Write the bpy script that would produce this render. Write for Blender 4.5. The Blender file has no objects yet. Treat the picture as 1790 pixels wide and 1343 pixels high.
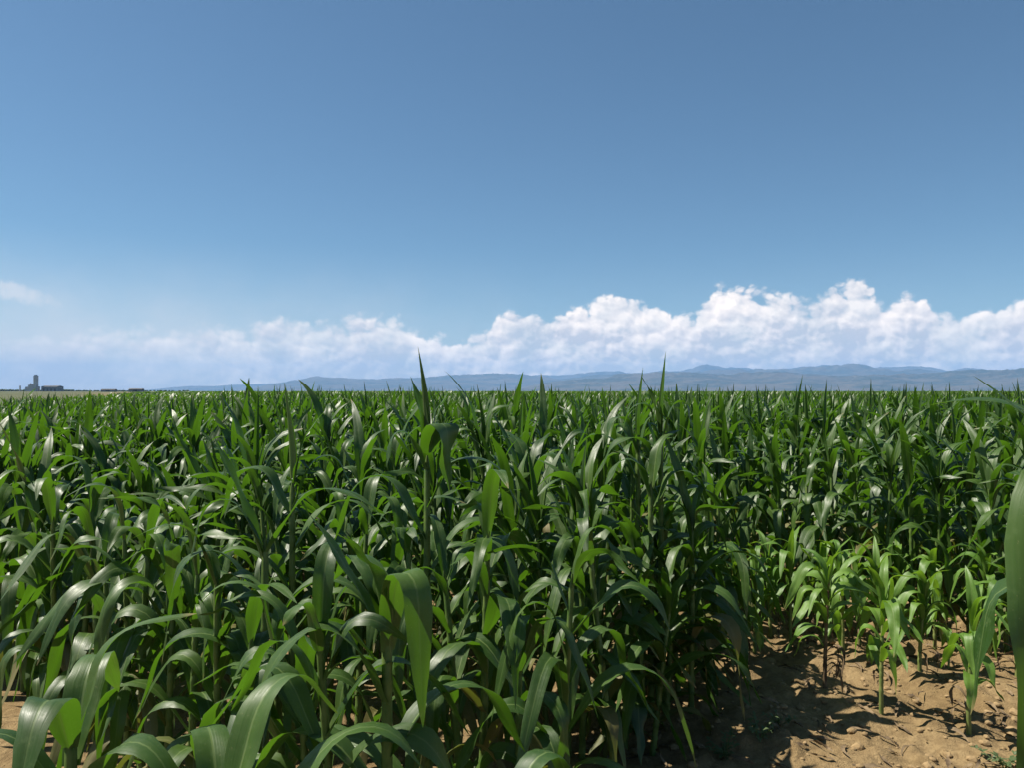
import bpy, math, random
import numpy as np
from mathutils import Vector

R = math.radians
sc = bpy.context.scene
COL = sc.collection
random.seed(7)
rng = np.random.default_rng(7)

# ------------------------------------------------------------------ camera, sky, sun, exposure
CAM_H = 1.70
FPX = 1352.0                      # focal length in pixels of the 1790 px wide photograph
cam_d = bpy.data.cameras.new('camera')
cam = bpy.data.objects.new('camera', cam_d)
COL.objects.link(cam)
sc.camera = cam
cam.location = (0, 0, CAM_H)
cam.rotation_euler = (R(90.53), 0, 0)
cam_d.sensor_width = 36.0
cam_d.lens = 36.0 * FPX / 1790.0
cam_d.clip_start = 0.05
cam_d.clip_end = 200000

SUN_EL, SUN_AZ = 57.0, -80.0      # azimuth from +Y (view direction), negative = to the left
sun_dir = Vector((math.sin(R(SUN_AZ)) * math.cos(R(SUN_EL)), math.cos(R(SUN_AZ)) * math.cos(R(SUN_EL)), math.sin(R(SUN_EL))))
sd = bpy.data.lights.new('sun', 'SUN')
sd.energy = 5.0
sd.angle = R(0.53)
sd.color = (1.0, 0.93, 0.82)
sun = bpy.data.objects.new('sun', sd)
COL.objects.link(sun)
sun.rotation_euler = (-sun_dir).to_track_quat('-Z', 'Y').to_euler()

sc.view_settings.view_transform = 'Standard'
sc.view_settings.look = 'None'
sc.view_settings.gamma = 1
sc.view_settings.exposure = 0.98
sc.render.engine = 'CYCLES'
sc.cycles.max_bounces = 4
sc.cycles.diffuse_bounces = 2
sc.cycles.glossy_bounces = 2
sc.cycles.transmission_bounces = 4
sc.cycles.volume_bounces = 0
sc.cycles.use_denoising = True


class G:
    """small node-graph builder"""
    def __init__(s, tree):
        s.t = tree
    def n(s, typ, **props):
        nd = s.t.nodes.new(typ)
        for k, v in props.items():
            setattr(nd, k, v)
        return nd
    def put(s, sock, v):
        if hasattr(v, 'is_output') or isinstance(v, bpy.types.NodeSocket):
            s.t.links.new(v, sock)
        else:
            sock.default_value = v
    def m(s, op, a, b=None, c=None, clamp=False):
        nd = s.n('ShaderNodeMath', operation=op, use_clamp=clamp)
        s.put(nd.inputs[0], a)
        if b is not None: s.put(nd.inputs[1], b)
        if c is not None: s.put(nd.inputs[2], c)
        return nd.outputs[0]
    def ss(s, v, lo, hi, tlo=0.0, thi=1.0):
        nd = s.n('ShaderNodeMapRange', interpolation_type='SMOOTHSTEP')
        for i, x in enumerate((v, lo, hi, tlo, thi)):
            s.put(nd.inputs[i], x)
        return nd.outputs[0]
    def lin(s, v, lo, hi, tlo=0.0, thi=1.0):
        nd = s.n('ShaderNodeMapRange')
        for i, x in enumerate((v, lo, hi, tlo, thi)):
            s.put(nd.inputs[i], x)
        return nd.outputs[0]
    def mix(s, f, a, b, blend='MIX'):
        nd = s.n('ShaderNodeMix', data_type='RGBA', blend_type=blend)
        s.put(nd.inputs['Factor'], f)
        ca = [i for i in nd.inputs if i.name == 'A' and i.type == 'RGBA'][0]
        cb = [i for i in nd.inputs if i.name == 'B' and i.type == 'RGBA'][0]
        s.put(ca, a if not isinstance(a, tuple) else (*a, 1)[:4])
        s.put(cb, b if not isinstance(b, tuple) else (*b, 1)[:4])
        return [o for o in nd.outputs if o.type == 'RGBA'][0]
    def xyz(s, x, y, z):
        nd = s.n('ShaderNodeCombineXYZ')
        for i, v in enumerate((x, y, z)):
            s.put(nd.inputs[i], v)
        return nd.outputs[0]
    def sep(s, v):
        nd = s.n('ShaderNodeSeparateXYZ')
        s.put(nd.inputs[0], v)
        return nd.outputs
    def noise(s, vec, scale, detail=4.0, rough=0.55, dist=0.0, dims='3D'):
        nd = s.n('ShaderNodeTexNoise', noise_dimensions=dims)
        if vec is not None: s.put(nd.inputs['Vector'], vec)
        nd.inputs['Scale'].default_value = scale
        nd.inputs['Detail'].default_value = detail
        nd.inputs['Roughness'].default_value = rough
        nd.inputs['Distortion'].default_value = dist
        return nd.outputs['Fac']
    def voro(s, vec, scale, detail=0.0, feature='SMOOTH_F1', smooth=0.6):
        nd = s.n('ShaderNodeTexVoronoi', feature=feature, voronoi_dimensions='2D')
        s.put(nd.inputs['Vector'], vec)
        nd.inputs['Scale'].default_value = scale
        nd.inputs['Detail'].default_value = detail
        if 'Smoothness' in nd.inputs: nd.inputs['Smoothness'].default_value = smooth
        return nd.outputs['Distance']
    def vadd(s, a, b):
        nd = s.n('ShaderNodeVectorMath', operation='ADD')
        s.put(nd.inputs[0], a); s.put(nd.inputs[1], b)
        return nd.outputs[0]


def build_world():
    w = bpy.data.worlds.new('World')
    sc.world = w
    w.use_nodes = True
    w.cycles.sampling_method = 'MANUAL'
    w.cycles.sample_map_resolution = 512
    t = w.node_tree
    t.nodes.clear()
    g = G(t)
    sky = g.n('ShaderNodeTexSky', sky_type='NISHITA')
    sky.sun_disc = False
    sky.sun_elevation = R(SUN_EL)
    sky.sun_rotation = R(SUN_AZ)
    sky.altitude = 1500
    sky.air_density = 1.0
    sky.dust_density = 1.3
    sky.ozone_density = 1.2
    d = g.sep(g.n('ShaderNodeTexCoord').outputs['Generated'])
    az = g.m('ARCTAN2', d[0], d[1])
    el = d[2]
    # height of the cloud bank round the horizon (radians above the horizon against azimuth)
    prof = [(0, 585), (100, 580), (300, 570), (400, 572), (465, 556), (560, 553), (660, 553), (715, 563), (750, 582), (800, 587), (850, 582),
            (885, 548), (930, 552), (960, 560), (1000, 543), (1070, 520), (1130, 531), (1200, 553), (1235, 520), (1255, 507), (1285, 504),
            (1330, 513), (1390, 516), (1440, 518), (1462, 501), (1490, 496), (1518, 502), (1545, 518), (1615, 524), (1650, 552), (1700, 549), (1740, 533), (1790, 527)]
    fc = g.n('ShaderNodeFloatCurve')
    cv = fc.mapping.curves[0]
    pts = []
    for px, py in prof:
        a = math.atan((px - 895) / FPX)
        e = (684 - py) / FPX * math.cos(a)
        pts.append(((a + 0.62) / 1.24, e / 0.2))
    cv.points[0].location = (0.0, pts[0][1] * 0.9)
    cv.points[1].location = (1.0, pts[-1][1])
    for p in pts:
        cv.points.new(*p)
    for p in cv.points:
        p.handle_type = 'AUTO_CLAMPED'
    fc.mapping.update()
    g.put(fc.inputs['Value'], g.lin(az, -0.62, 0.62))
    top = g.m('MULTIPLY', fc.outputs[0], 0.2)
    P = g.xyz(az, g.m('MULTIPLY', el, 1.25), 0.37)
    wv = g.n('ShaderNodeTexNoise', noise_dimensions='2D'); g.put(wv.inputs['Vector'], P); wv.inputs['Scale'].default_value = 22; wv.inputs['Detail'].default_value = 3
    off = g.n('ShaderNodeVectorMath', operation='MULTIPLY_ADD')
    g.put(off.inputs[0], wv.outputs['Color']); off.inputs[1].default_value = (0.014, 0.012, 0); off.inputs[2].default_value = (-0.007, -0.006, 0)
    PW = g.vadd(P, off.outputs[0])

    def dome(vec, scale, sm):
        d = g.voro(vec, scale, 0.0, smooth=sm)
        return g.m('SUBTRACT', 1.0, g.m('MULTIPLY', d, d))

    def puff(vec):
        a = g.m('MULTIPLY', dome(vec, 22, 0.35), 0.50)
        b = g.m('MULTIPLY', dome(vec, 52, 0.30), 0.30)
        c = g.m('MULTIPLY', dome(vec, 115, 0.30), 0.14)
        d = g.m('MULTIPLY', g.noise(vec, 150, 5, 0.6, dims='2D'), 0.16)
        return g.m('ADD', g.m('ADD', a, b), g.m('ADD', c, d))
    h1 = puff(PW)
    h2 = puff(g.vadd(PW, (-0.004, 0.007, 0)))
    edge = g.m('ADD', g.m('SUBTRACT', top, el), g.m('MULTIPLY', g.m('SUBTRACT', h1, 0.80), 0.055))
    soft = g.lin(az, -0.55, 0.05, 0.030, 0.0095)
    alpha = g.ss(edge, 0.0, soft)
    side = g.ss(az, -0.62, 0.0, 0.66, 0.985)
    alpha = g.m('MULTIPLY', alpha, side)
    alpha = g.m('MULTIPLY', alpha, g.lin(g.noise(PW, 18, 4, 0.6, dims='2D'), 0.3, 0.6, 0.72, 1.0))
    alpha = g.m('MULTIPLY', alpha, g.ss(el, -0.004, 0.0))
    relief = g.m('MULTIPLY', g.m('SUBTRACT', h1, h2), g.lin(az, -0.5, 0.05, 1.4, 2.9))
    depth = g.ss(edge, 0.0, 0.055, 1.0, 0.0)
    big = g.lin(g.noise(PW, 14, 3, 0.5, dims='2D'), 0.35, 0.65, -0.30, 0.25)
    lit = g.m('ADD', g.m('ADD', g.m('MULTIPLY', depth, 0.45), 0.28), g.m('ADD', relief, big), clamp=True)  # sunlit tops and shaded hollows of the clouds, painted into their colour
    ccol = g.mix(lit, (0.76, 0.75, 0.79), (1.50, 1.32, 1.16))
    sc10 = g.n('ShaderNodeVectorMath', operation='SCALE')
    g.put(sc10.inputs[0], ccol); sc10.inputs['Scale'].default_value = 10.0
    tint = g.mix(1.0, sky.outputs[0], (0.765, 0.985, 1.02), 'MULTIPLY')
    col = g.mix(alpha, tint, sc10.outputs[0])
    veil = g.m('MULTIPLY', g.ss(el, 0.0, 0.19, 0.75, 0.0), g.ss(az, -0.7, 0.25, 1.0, 0.15))
    veil = g.m('MULTIPLY', veil, g.lin(g.noise(PW, 9, 4, 0.6, dims='2D'), 0.3, 0.7, 0.7, 1.15))
    tint = g.mix(veil, tint, (10.6, 9.5, 8.8))
    col = g.mix(alpha, tint, sc10.outputs[0])
    # a thin wisp high on the left
    wa = g.m('DIVIDE', g.m('SUBTRACT', az, -0.575), 0.048)
    slope = g.m('ADD', g.m('MULTIPLY', g.m('ADD', az, 0.575), -0.22), 0.108)
    we = g.m('DIVIDE', g.m('SUBTRACT', el, slope), 0.012)
    r2 = g.m('ADD', g.m('MULTIPLY', wa, wa), g.m('MULTIPLY', we, we))
    wisp = g.m('SUBTRACT', g.m('ADD', 1.0, g.m('MULTIPLY', g.m('SUBTRACT', g.noise(PW, 60, 6, 0.65, dims='2D'), 0.5), 1.8)), r2)
    wisp = g.m('MULTIPLY', g.ss(wisp, 0.0, 1.0), 0.40)
    col = g.mix(wisp, col, (11.5, 10.4, 9.6))
    bg = g.n('ShaderNodeBackground')
    bg.inputs['Strength'].default_value = 0.05
    g.put(bg.inputs['Color'], col)
    out = g.n('ShaderNodeOutputWorld')
    t.links.new(bg.outputs[0], out.inputs['Surface'])
build_world()


# ------------------------------------------------------------------ helpers
def tag(o, label=None, cat=None, group=None, kind=None):
    if label: o['label'] = label
    if cat: o['category'] = cat
    if group: o['group'] = group
    if kind: o['kind'] = kind
    return o


def mesh(name, V, F, mats, uv=None, mi=None, smooth=True):
    """one mesh datablock from numpy verts and an (n,4) quad / (n,3) tri face array"""
    V = np.asarray(V, dtype=np.float32)
    F = np.asarray(F, dtype=np.int32)
    k = F.shape[1]
    me = bpy.data.meshes.new(name)
    me.vertices.add(len(V)); me.vertices.foreach_set('co', V.ravel())
    me.loops.add(F.size); me.loops.foreach_set('vertex_index', F.ravel())
    me.polygons.add(len(F))
    me.polygons.foreach_set('loop_start', np.arange(0, F.size, k, dtype=np.int32))
    me.polygons.foreach_set('loop_total', np.full(len(F), k, dtype=np.int32))
    me.polygons.foreach_set('use_smooth', np.full(len(F), smooth))
    for m in (mats if isinstance(mats, (list, tuple)) else [mats]):
        me.materials.append(m)
    if mi is not None:
        me.polygons.foreach_set('material_index', np.asarray(mi, dtype=np.int32))
    if uv is not None:
        l = me.uv_layers.new(name='UVMap')
        l.data.foreach_set('uv', np.asarray(uv, dtype=np.float32)[F.ravel()].ravel())
    me.update(calc_edges=True)
    return me


def link(name, data, parent=None):
    o = bpy.data.objects.new(name, data)
    COL.objects.link(o)
    if parent is not None:
        o.parent = parent
    return o


def copy_tree(root):
    r = root.copy(); COL.objects.link(r)
    for ch in root.children:
        c = ch.copy(); COL.objects.link(c); c.parent = r
    return r


class MB:
    """collects boxes, cylinders and gables into one mesh"""
    def __init__(s): s.v, s.f = [], []
    def quad8(s, c8):
        b = len(s.v); s.v += c8
        for q in ((0, 3, 2, 1), (4, 5, 6, 7), (0, 1, 5, 4), (1, 2, 6, 5), (2, 3, 7, 6), (3, 0, 4, 7)):
            s.f.append([b + i for i in q])
    def box(s, x0, x1, y0, y1, z0, z1):
        s.quad8([(x0, y0, z0), (x1, y0, z0), (x1, y1, z0), (x0, y1, z0), (x0, y0, z1), (x1, y0, z1), (x1, y1, z1), (x0, y1, z1)])
    def gable(s, x0, x1, y0, y1, z0, z1):
        ym = (y0 + y1) / 2
        s.quad8([(x0, y0, z0), (x1, y0, z0), (x1, y1, z0), (x0, y1, z0), (x0, ym - .05, z1), (x1, ym - .05, z1), (x1, ym + .05, z1), (x0, ym + .05, z1)])
    def cyl(s, x, y, z0, z1, r0, r1, n=14):
        b = len(s.v)
        for z, r in ((z0, r0), (z1, r1), (z1 + r1 * .25, 0.02)):
            for i in range(n):
                a = 2 * math.pi * i / n
                s.v.append((x + r * math.cos(a), y + r * math.sin(a), z))
        for j in range(2):
            for i in range(n):
                k = (i + 1) % n
                s.f.append([b + j * n + i, b + j * n + k, b + (j + 1) * n + k, b + (j + 1) * n + i])
    def build(s, name, mat, parent=None):
        return link(name, mesh(name, s.v, s.f, mat, smooth=False), parent)


# ------------------------------------------------------------------ materials
def new_mat(name):
    m = bpy.data.materials.new(name)
    m.use_nodes = True
    m.node_tree.nodes.clear()
    return m, G(m.node_tree)


def leaf_material(name, dark, lightc, trans, rib, rough=0.36, tmix=0.30):
    m, g = new_mat(name)
    uv = g.sep(g.n('ShaderNodeUVMap', uv_map='UVMap').outputs[0])
    pos = g.n('ShaderNodeNewGeometry').outputs['Position']
    rnd = g.n('ShaderNodeObjectInfo').outputs['Random']
    patch = g.noise(pos, 2.2, 3, 0.6)
    f = g.m('ADD', g.m('MULTIPLY', g.ss(patch, 0.3, 0.7), 0.6), g.m('MULTIPLY', rnd, 0.4), clamp=True)
    base = g.mix(f, dark, lightc)
    # parallel veins along the blade
    vs = g.xyz(g.m('MULTIPLY', uv[0], 26.0), g.m('MULTIPLY', uv[1], 1.6), rnd)
    vein = g.noise(vs, 1.0, 2, 0.7)
    base = g.mix(g.ss(vein, 0.52, 0.72, 0.0, 0.34), base, lightc)
    du = g.m('ABSOLUTE', g.m('SUBTRACT', uv[0], 0.5))
    ribf = g.m('MULTIPLY', g.ss(du, 0.018, 0.05, 1.0, 0.0), g.lin(uv[1], 0.0, 1.0, 0.85, 0.1))
    base = g.mix(ribf, base, rib)
    # yellow-green collar end and faintly dry tips
    base = g.mix(g.ss(uv[1], 0.0, 0.12, 0.45, 0.0), base, rib)
    base = g.mix(g.m('MULTIPLY', g.ss(uv[1], 0.90, 1.0), g.ss(g.noise(pos, 9, 2), 0.5, 0.62)), base, (0.22, 0.17, 0.07))
    # dust and small pale flecks
    dust = g.noise(pos, 38, 5, 0.75)
    base = g.mix(g.ss(dust, 0.50, 0.72, 0.0, 0.30), base, tuple(min(1, c * 1.3 + 0.03) for c in lightc))
    fleck = g.noise(pos, 160, 2, 0.6)
    base = g.mix(g.ss(fleck, 0.68, 0.74, 0.0, 0.45), base, (0.20, 0.20, 0.08))
    p = g.n('ShaderNodeBsdfPrincipled')
    g.put(p.inputs['Base Color'], base)
    g.put(p.inputs['Roughness'], g.m('ADD', g.lin(vein, 0.3, 0.7, rough - 0.08, rough + 0.08), g.lin(dust, 0.3, 0.7, -0.07, 0.12)))
    p.inputs['Specular IOR Level'].default_value = 0.5
    hgt = g.m('ADD', g.m('MULTIPLY', vein, 0.8), g.m('MULTIPLY', ribf, 0.7))
    bp = g.n('ShaderNodeBump')
    bp.inputs['Strength'].default_value = 0.35
    bp.inputs['Distance'].default_value = 0.0016
    g.put(bp.inputs['Height'], hgt)
    g.put(p.inputs['Normal'], bp.outputs[0])
    tr = g.n('ShaderNodeBsdfTranslucent')
    g.put(tr.inputs['Color'], g.mix(g.m('MULTIPLY', ribf, 0.7), trans, tuple(c * 0.45 for c in trans)))
    mx = g.n('ShaderNodeMixShader')
    mx.inputs[0].default_value = tmix
    m.node_tree.links.new(p.outputs[0], mx.inputs[1])
    m.node_tree.links.new(tr.outputs[0], mx.inputs[2])
    o = g.n('ShaderNodeOutputMaterial')
    m.node_tree.links.new(mx.outputs[0], o.inputs['Surface'])
    return m


def plain_material(name, c0, c1, scale=3.0, rough=0.85, detail=5, bump=0.0, bdist=0.01):
    m, g = new_mat(name)
    pos = g.n('ShaderNodeNewGeometry').outputs['Position']
    nz = g.noise(pos, scale, detail, 0.6)
    p = g.n('ShaderNodeBsdfPrincipled')
    g.put(p.inputs['Base Color'], g.mix(g.ss(nz, 0.32, 0.68), c0, c1))
    p.inputs['Roughness'].default_value = rough
    p.inputs['Specular IOR Level'].default_value = 0.3
    if bump:
        b = g.n('ShaderNodeBump'); b.inputs['Strength'].default_value = bump; b.inputs['Distance'].default_value = bdist
        g.put(b.inputs['Height'], nz); g.put(p.inputs['Normal'], b.outputs[0])
    o = g.n('ShaderNodeOutputMaterial')
    m.node_tree.links.new(p.outputs[0], o.inputs['Surface'])
    return m


def soil_material():
    m, g = new_mat('soil')
    pos = g.n('ShaderNodeNewGeometry').outputs['Position']
    a = g.noise(pos, 1.3, 6, 0.62)
    b = g.noise(pos, 22, 6, 0.7)
    c = g.noise(pos, 140, 3, 0.7)
    col = g.mix(g.ss(a, 0.32, 0.66), (0.205, 0.142, 0.066), (0.285, 0.205, 0.104))
    col = g.mix(g.ss(b, 0.36, 0.66, 0.55, 0.0), col, (0.12, 0.078, 0.037))
    col = g.mix(g.ss(c, 0.6, 0.72, 0.0, 0.5), col, (0.34, 0.25, 0.14))
    p = g.n('ShaderNodeBsdfPrincipled')
    g.put(p.inputs['Base Color'], col)
    p.inputs['Roughness'].default_value = 0.95
    p.inputs['Specular IOR Level'].default_value = 0.15
    bp = g.n('ShaderNodeBump'); bp.inputs['Strength'].default_value = 1.0; bp.inputs['Distance'].default_value = 0.022
    g.put(bp.inputs['Height'], g.m('ADD', b, g.m('MULTIPLY', c, 0.35)))
    g.put(p.inputs['Normal'], bp.outputs[0])
    o = g.n('ShaderNodeOutputMaterial')
    m.node_tree.links.new(p.outputs[0], o.inputs['Surface'])
    return m


def mountain_material():
    m, g = new_mat('mountain_slopes')
    geo = g.n('ShaderNodeNewGeometry')
    pos = geo.outputs['Position']
    a = g.noise(pos, 0.0011, 8, 0.62)
    b = g.noise(pos, 0.0045, 6, 0.7)
    col = g.mix(g.ss(a, 0.40, 0.60), (0.012, 0.024, 0.018), (0.060, 0.054, 0.040))
    col = g.mix(g.ss(b, 0.54, 0.68, 0.0, 0.6), col, (0.13, 0.11, 0.085))
    p = g.n('ShaderNodeBsdfPrincipled')
    g.put(p.inputs['Base Color'], col)
    p.inputs['Roughness'].default_value = 1.0
    o = g.n('ShaderNodeOutputMaterial')
    m.node_tree.links.new(p.outputs[0], o.inputs['Surface'])
    return m


M_LEAF = leaf_material('corn_leaf', (0.010, 0.038, 0.004), (0.054, 0.104, 0.015), (0.10, 0.25, 0.010), (0.15, 0.21, 0.065), rough=0.46, tmix=0.28)
M_OLD = leaf_material('yellowing_corn_leaf', (0.05, 0.08, 0.012), (0.15, 0.12, 0.04), (0.16, 0.20, 0.02), (0.19, 0.17, 0.08), rough=0.6, tmix=0.25)
M_YOUNG = leaf_material('young_corn_leaf', (0.045, 0.120, 0.013), (0.120, 0.218, 0.030), (0.19, 0.37, 0.018), (0.18, 0.24, 0.07), rough=0.5, tmix=0.32)
M_STALK = plain_material('corn_stalk', (0.05, 0.10, 0.02), (0.11, 0.16, 0.04), 14, 0.5)
M_YSTALK = plain_material('young_corn_stalk', (0.10, 0.14, 0.035), (0.18, 0.21, 0.065), 14, 0.55)
M_DRY = plain_material('dry_leaf', (0.06, 0.04, 0.022), (0.19, 0.135, 0.075), 18, 0.8)
M_WEED = leaf_material('weed_leaf', (0.05, 0.085, 0.03), (0.10, 0.14, 0.055), (0.14, 0.24, 0.05), (0.11, 0.15, 0.06), rough=0.55)
M_SOIL = soil_material()
M_CLOD = plain_material('clod_soil', (0.16, 0.108, 0.050), (0.27, 0.19, 0.097), 20, 0.95, bump=0.6, bdist=0.006)
M_PASTURE = plain_material('pasture_grass', (0.04, 0.055, 0.018), (0.080, 0.078, 0.034), 0.012, 0.95, detail=8)
M_MOUNT = mountain_material()

# ------------------------------------------------------------------ ground: one sheet to the horizon
n_row = np.array([0.6929, 0.7210])       # across the crop rows
t_row = np.array([0.7210, -0.6929])      # along the crop rows


def vnoise(x, y, s, seed=0):
    """smooth value noise in numpy"""
    x = np.asarray(x) / s; y = np.asarray(y) / s
    xi = np.floor(x).astype(np.int64); yi = np.floor(y).astype(np.int64)
    fx = x - xi; fy = y - yi
    fx = fx * fx * (3 - 2 * fx); fy = fy * fy * (3 - 2 * fy)
    def h(a, b):
        v = np.sin(a * 127.1 + b * 311.7 + seed * 74.7) * 43758.5453
        return v - np.floor(v)
    return (h(xi, yi) * (1 - fx) + h(xi + 1, yi) * fx) * (1 - fy) + (h(xi, yi + 1) * (1 - fx) + h(xi + 1, yi + 1) * fx) * fy


def fbm(x, y, s, o=4, seed=0, gain=0.5):
    r = 0; a = 1; tot = 0
    for i in range(o):
        r = r + a * vnoise(x, y, s / 2 ** i, seed + i * 13); tot += a; a *= gain
    return r / tot


def soil_z(x, y):
    d = np.hypot(x - 1.6, y - 3.9)
    fade = np.clip(1.0 - (d - 3.0) / 3.0, 0, 1)
    u = x * n_row[0] + y * n_row[1]
    ridge = 0.022 * np.cos((u - 4.3) / 0.76 * 2 * np.pi)
    z = ridge + 0.15 * (fbm(x, y, 0.42, 4, 3) - 0.5) + 0.10 * np.clip(fbm(x, y, 0.10, 3, 9) - 0.45, 0, 1) + 0.012 * np.maximum(0, np.abs(2 * fbm(x, y, 0.16, 2, 21) - 1) - 0.1)
    return z * fade


def in_corn(x, y):
    """the crop: everything right of a boundary that runs away to the left"""
    return x > -18.0 - (y - 26.0) * 0.46


def build_ground():
    xs = np.concatenate([-np.geomspace(42000, 40, 26), np.arange(-30, -2, 2.0), np.arange(-2, -0.2, 0.2), np.arange(-0.2, 4.2, 0.022), np.arange(4.2, 6, 0.2), np.arange(6, 32, 2.0), np.geomspace(40, 42000, 26)])
    ys = np.concatenate([-np.geomspace(42000, 20, 18), np.arange(-10, 2, 1.0), np.arange(2, 3.0, 0.2), np.arange(3.0, 6.6, 0.022), np.arange(6.6, 9, 0.2), np.arange(9, 32, 2.0), np.geomspace(40, 42000, 26)])
    X, Y = np.meshgrid(xs, ys)
    Z = soil_z(X, Y)
    V = np.stack([X, Y, Z], -1).reshape(-1, 3)
    nx, ny = len(xs), len(ys)
    I = np.arange(nx * ny).reshape(ny, nx)
    F = np.stack([I[:-1, :-1], I[:-1, 1:], I[1:, 1:], I[1:, :-1]], -1).reshape(-1, 4)
    c = V[F].mean(1)
    far = (np.hypot(c[:, 0], c[:, 1]) > 30) & ((~in_corn(c[:, 0], c[:, 1])) | (np.hypot(c[:, 0], c[:, 1]) > 900))
    me = mesh('ground', V, F, [M_SOIL, M_PASTURE], mi=far.astype(np.int32))
    tag(link('ground', me), kind='structure')
build_ground()


def build_mountains():
    def ridge(name, prof, r0, r1, seed, rough):
        pa = np.array([math.atan((p[0] - 895) / FPX) for p in prof])
        pe = np.array([(684 - p[1]) / FPX * math.cos(a) for p, a in zip(prof, pa)])
        az = np.linspace(pa[0], pa[-1], 520)
        rr = np.linspace(0, 1, 60)
        A, T = np.meshgrid(az, rr)
        r = r0 + (r1 - r0) * T
        X = r * np.sin(A); Y = r * np.cos(A)
        e = np.interp(A, pa, pe)
        crest_r = r0 + (r1 - r0) * 0.62
        env = np.where(T < 0.62, np.power(np.clip(T / 0.62, 0, 1), 0.9), np.clip((1 - T) / 0.38, 0, 1) ** 0.8)
        nz = fbm(X, Y, 2400, 6, seed, 0.58)
        rid = 1 - np.abs(2 * fbm(X, Y, 1500, 6, seed + 5, 0.58) - 1)
        H = crest_r * np.tan(e) * env * (1 + rough * (1.1 * (nz - 0.5) + 0.8 * (rid - 0.75)) )
        H = np.where((T <= 0) | (T >= 1), -0.5, H - 0.5 + 0.5 * env)
        V = np.stack([X, Y, H], -1).reshape(-1, 3)
        I = np.arange(V.shape[0]).reshape(A.shape)
        F = np.stack([I[:-1, :-1], I[:-1, 1:], I[1:, 1:], I[1:, :-1]], -1).reshape(-1, 4)
        tag(link(name, mesh(name, V, F, M_MOUNT)), kind='structure')
    ridge('foothills', [(880, 683.5), (940, 672), (1000, 662), (1080, 655), (1180, 653), (1280, 656), (1380, 652), (1480, 656), (1560, 652), (1640, 655), (1720, 650), (1790, 649), (1900, 652), (2060, 660)], 17000, 24000, 3, 0.85)
    ridge('mountains', [(430, 683.5), (470, 673), (510, 667), (550, 659), (620, 663), (700, 661), (780, 656), (860, 655), (920, 657), (975, 663), (1040, 657), (1130, 654), (1210, 648), (1260, 644), (1330, 650), (1400, 648), (1480, 641), (1560, 644), (1640, 648), (1710, 655), (1800, 652), (2060, 655)], 26000, 34000, 17, 0.5)
    ridge('far_mountains', [(240, 683.5), (320, 676), (420, 672), (520, 668), (640, 664), (760, 661), (880, 660), (1000, 652), (1120, 650), (1240, 641), (1340, 644), (1450, 638), (1560, 640), (1660, 645), (1790, 650), (2060, 655)], 37000, 41500, 29, 0.3)
build_mountains()

# ------------------------------------------------------------------ corn leaf and stalk shapes (numpy)
def leaf_arrays(h, az, L, W, e0, e1, tb=0.45, bw=0.6, fold=32, twist=0, sway=0, ruff=0.10, seed=0, nS=16, nU=6, r0=0.010, rolled=False, zbase=0.0):
    """a corn blade: leaves the stalk at height h towards azimuth az, starts at elevation e0, bends to e1 about tb"""
    rs = np.random.default_rng(seed)
    t = np.linspace(0, 1, nS + 1)
    k = np.clip((t - (tb - bw / 2)) / bw, 0, 1)
    k = k * k * (3 - 2 * k)
    ang = np.radians(e0 + (e1 - e0) * k)
    azs = np.radians(az + sway * t ** 1.5 * 60)
    ds = L / nS
    dx = np.cos(ang); dz = np.sin(ang)
    T = np.stack([dx * np.cos(azs), dx * np.sin(azs), dz], -1)
    P = np.zeros((nS + 1, 3))
    P[1:] = np.cumsum((T[:-1] + T[1:]) / 2 * ds, axis=0)
    P += np.array([r0 * np.cos(azs[0]), r0 * np.sin(azs[0]), h])
    S = np.stack([-np.sin(azs), np.cos(azs), np.zeros_like(azs)], -1)
    N = np.cross(T, S)
    N *= np.where(N[:, 2:3] < 0, 1, 1)
    tw = np.radians(twist * np.clip((t - 0.15) / 0.85, 0, 1))
    S2 = S * np.cos(tw)[:, None] + N * np.sin(tw)[:, None]
    N2 = -S * np.sin(tw)[:, None] + N * np.cos(tw)[:, None]
    if rolled:
        prof = np.where(t < 0.25, 0.75 + 0.25 * t / 0.25, np.clip(1 - ((t - 0.25) / 0.75) ** 1.6, 0, 1))
        fo = np.radians(np.full_like(t, 64) - 10 * t)
    else:
        prof = np.where(t < 0.34, 0.48 + 0.52 * np.sin(np.pi / 2 * t / 0.34), np.clip(1 - np.abs((t - 0.34) / 0.66) ** 2.0, 0, 1) ** 0.9)
        fo = np.radians(fold * (0.30 + 0.70 * np.exp(-t * 4.0)))
    w = W / 2 * prof * (1 + rs.normal(0, 0.035, nS + 1) * (0 if rolled else 1)) + 0.0006
    u = np.linspace(-1, 1, nU + 1)
    ph1, ph2 = rs.uniform(0, 6.28, 2)
    kf = rs.uniform(1.6, 3.0)
    rb = ruff * W * np.sin(np.pi * np.clip(t, 0, 1)) ** 0.7
    V = np.zeros((nS + 1, nU + 1, 3)); UV = np.zeros((nS + 1, nU + 1, 2))
    for j, uu in enumerate(u):
        a = abs(uu)
        off = rb * np.sin(2 * np.pi * kf * t + (ph1 if uu > 0 else ph2)) * a ** 1.6
        curl = -0.16 * w * a ** 2.4 * (0.3 + t)              # edges roll gently back
        lat = w * uu * np.cos(fo)
        up = w * a * np.sin(fo) + off + curl
        V[:, j] = P + S2 * lat[:, None] - N2 * up[:, None] * -1.0
        UV[:, j, 0] = (uu + 1) / 2; UV[:, j, 1] = t
    I = np.arange((nS + 1) * (nU + 1)).reshape(nS + 1, nU + 1)
    F = np.stack([I[:-1, :-1], I[:-1, 1:], I[1:, 1:], I[1:, :-1]], -1).reshape(-1, 4)
    return V.reshape(-1, 3), F, UV.reshape(-1, 2)


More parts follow.
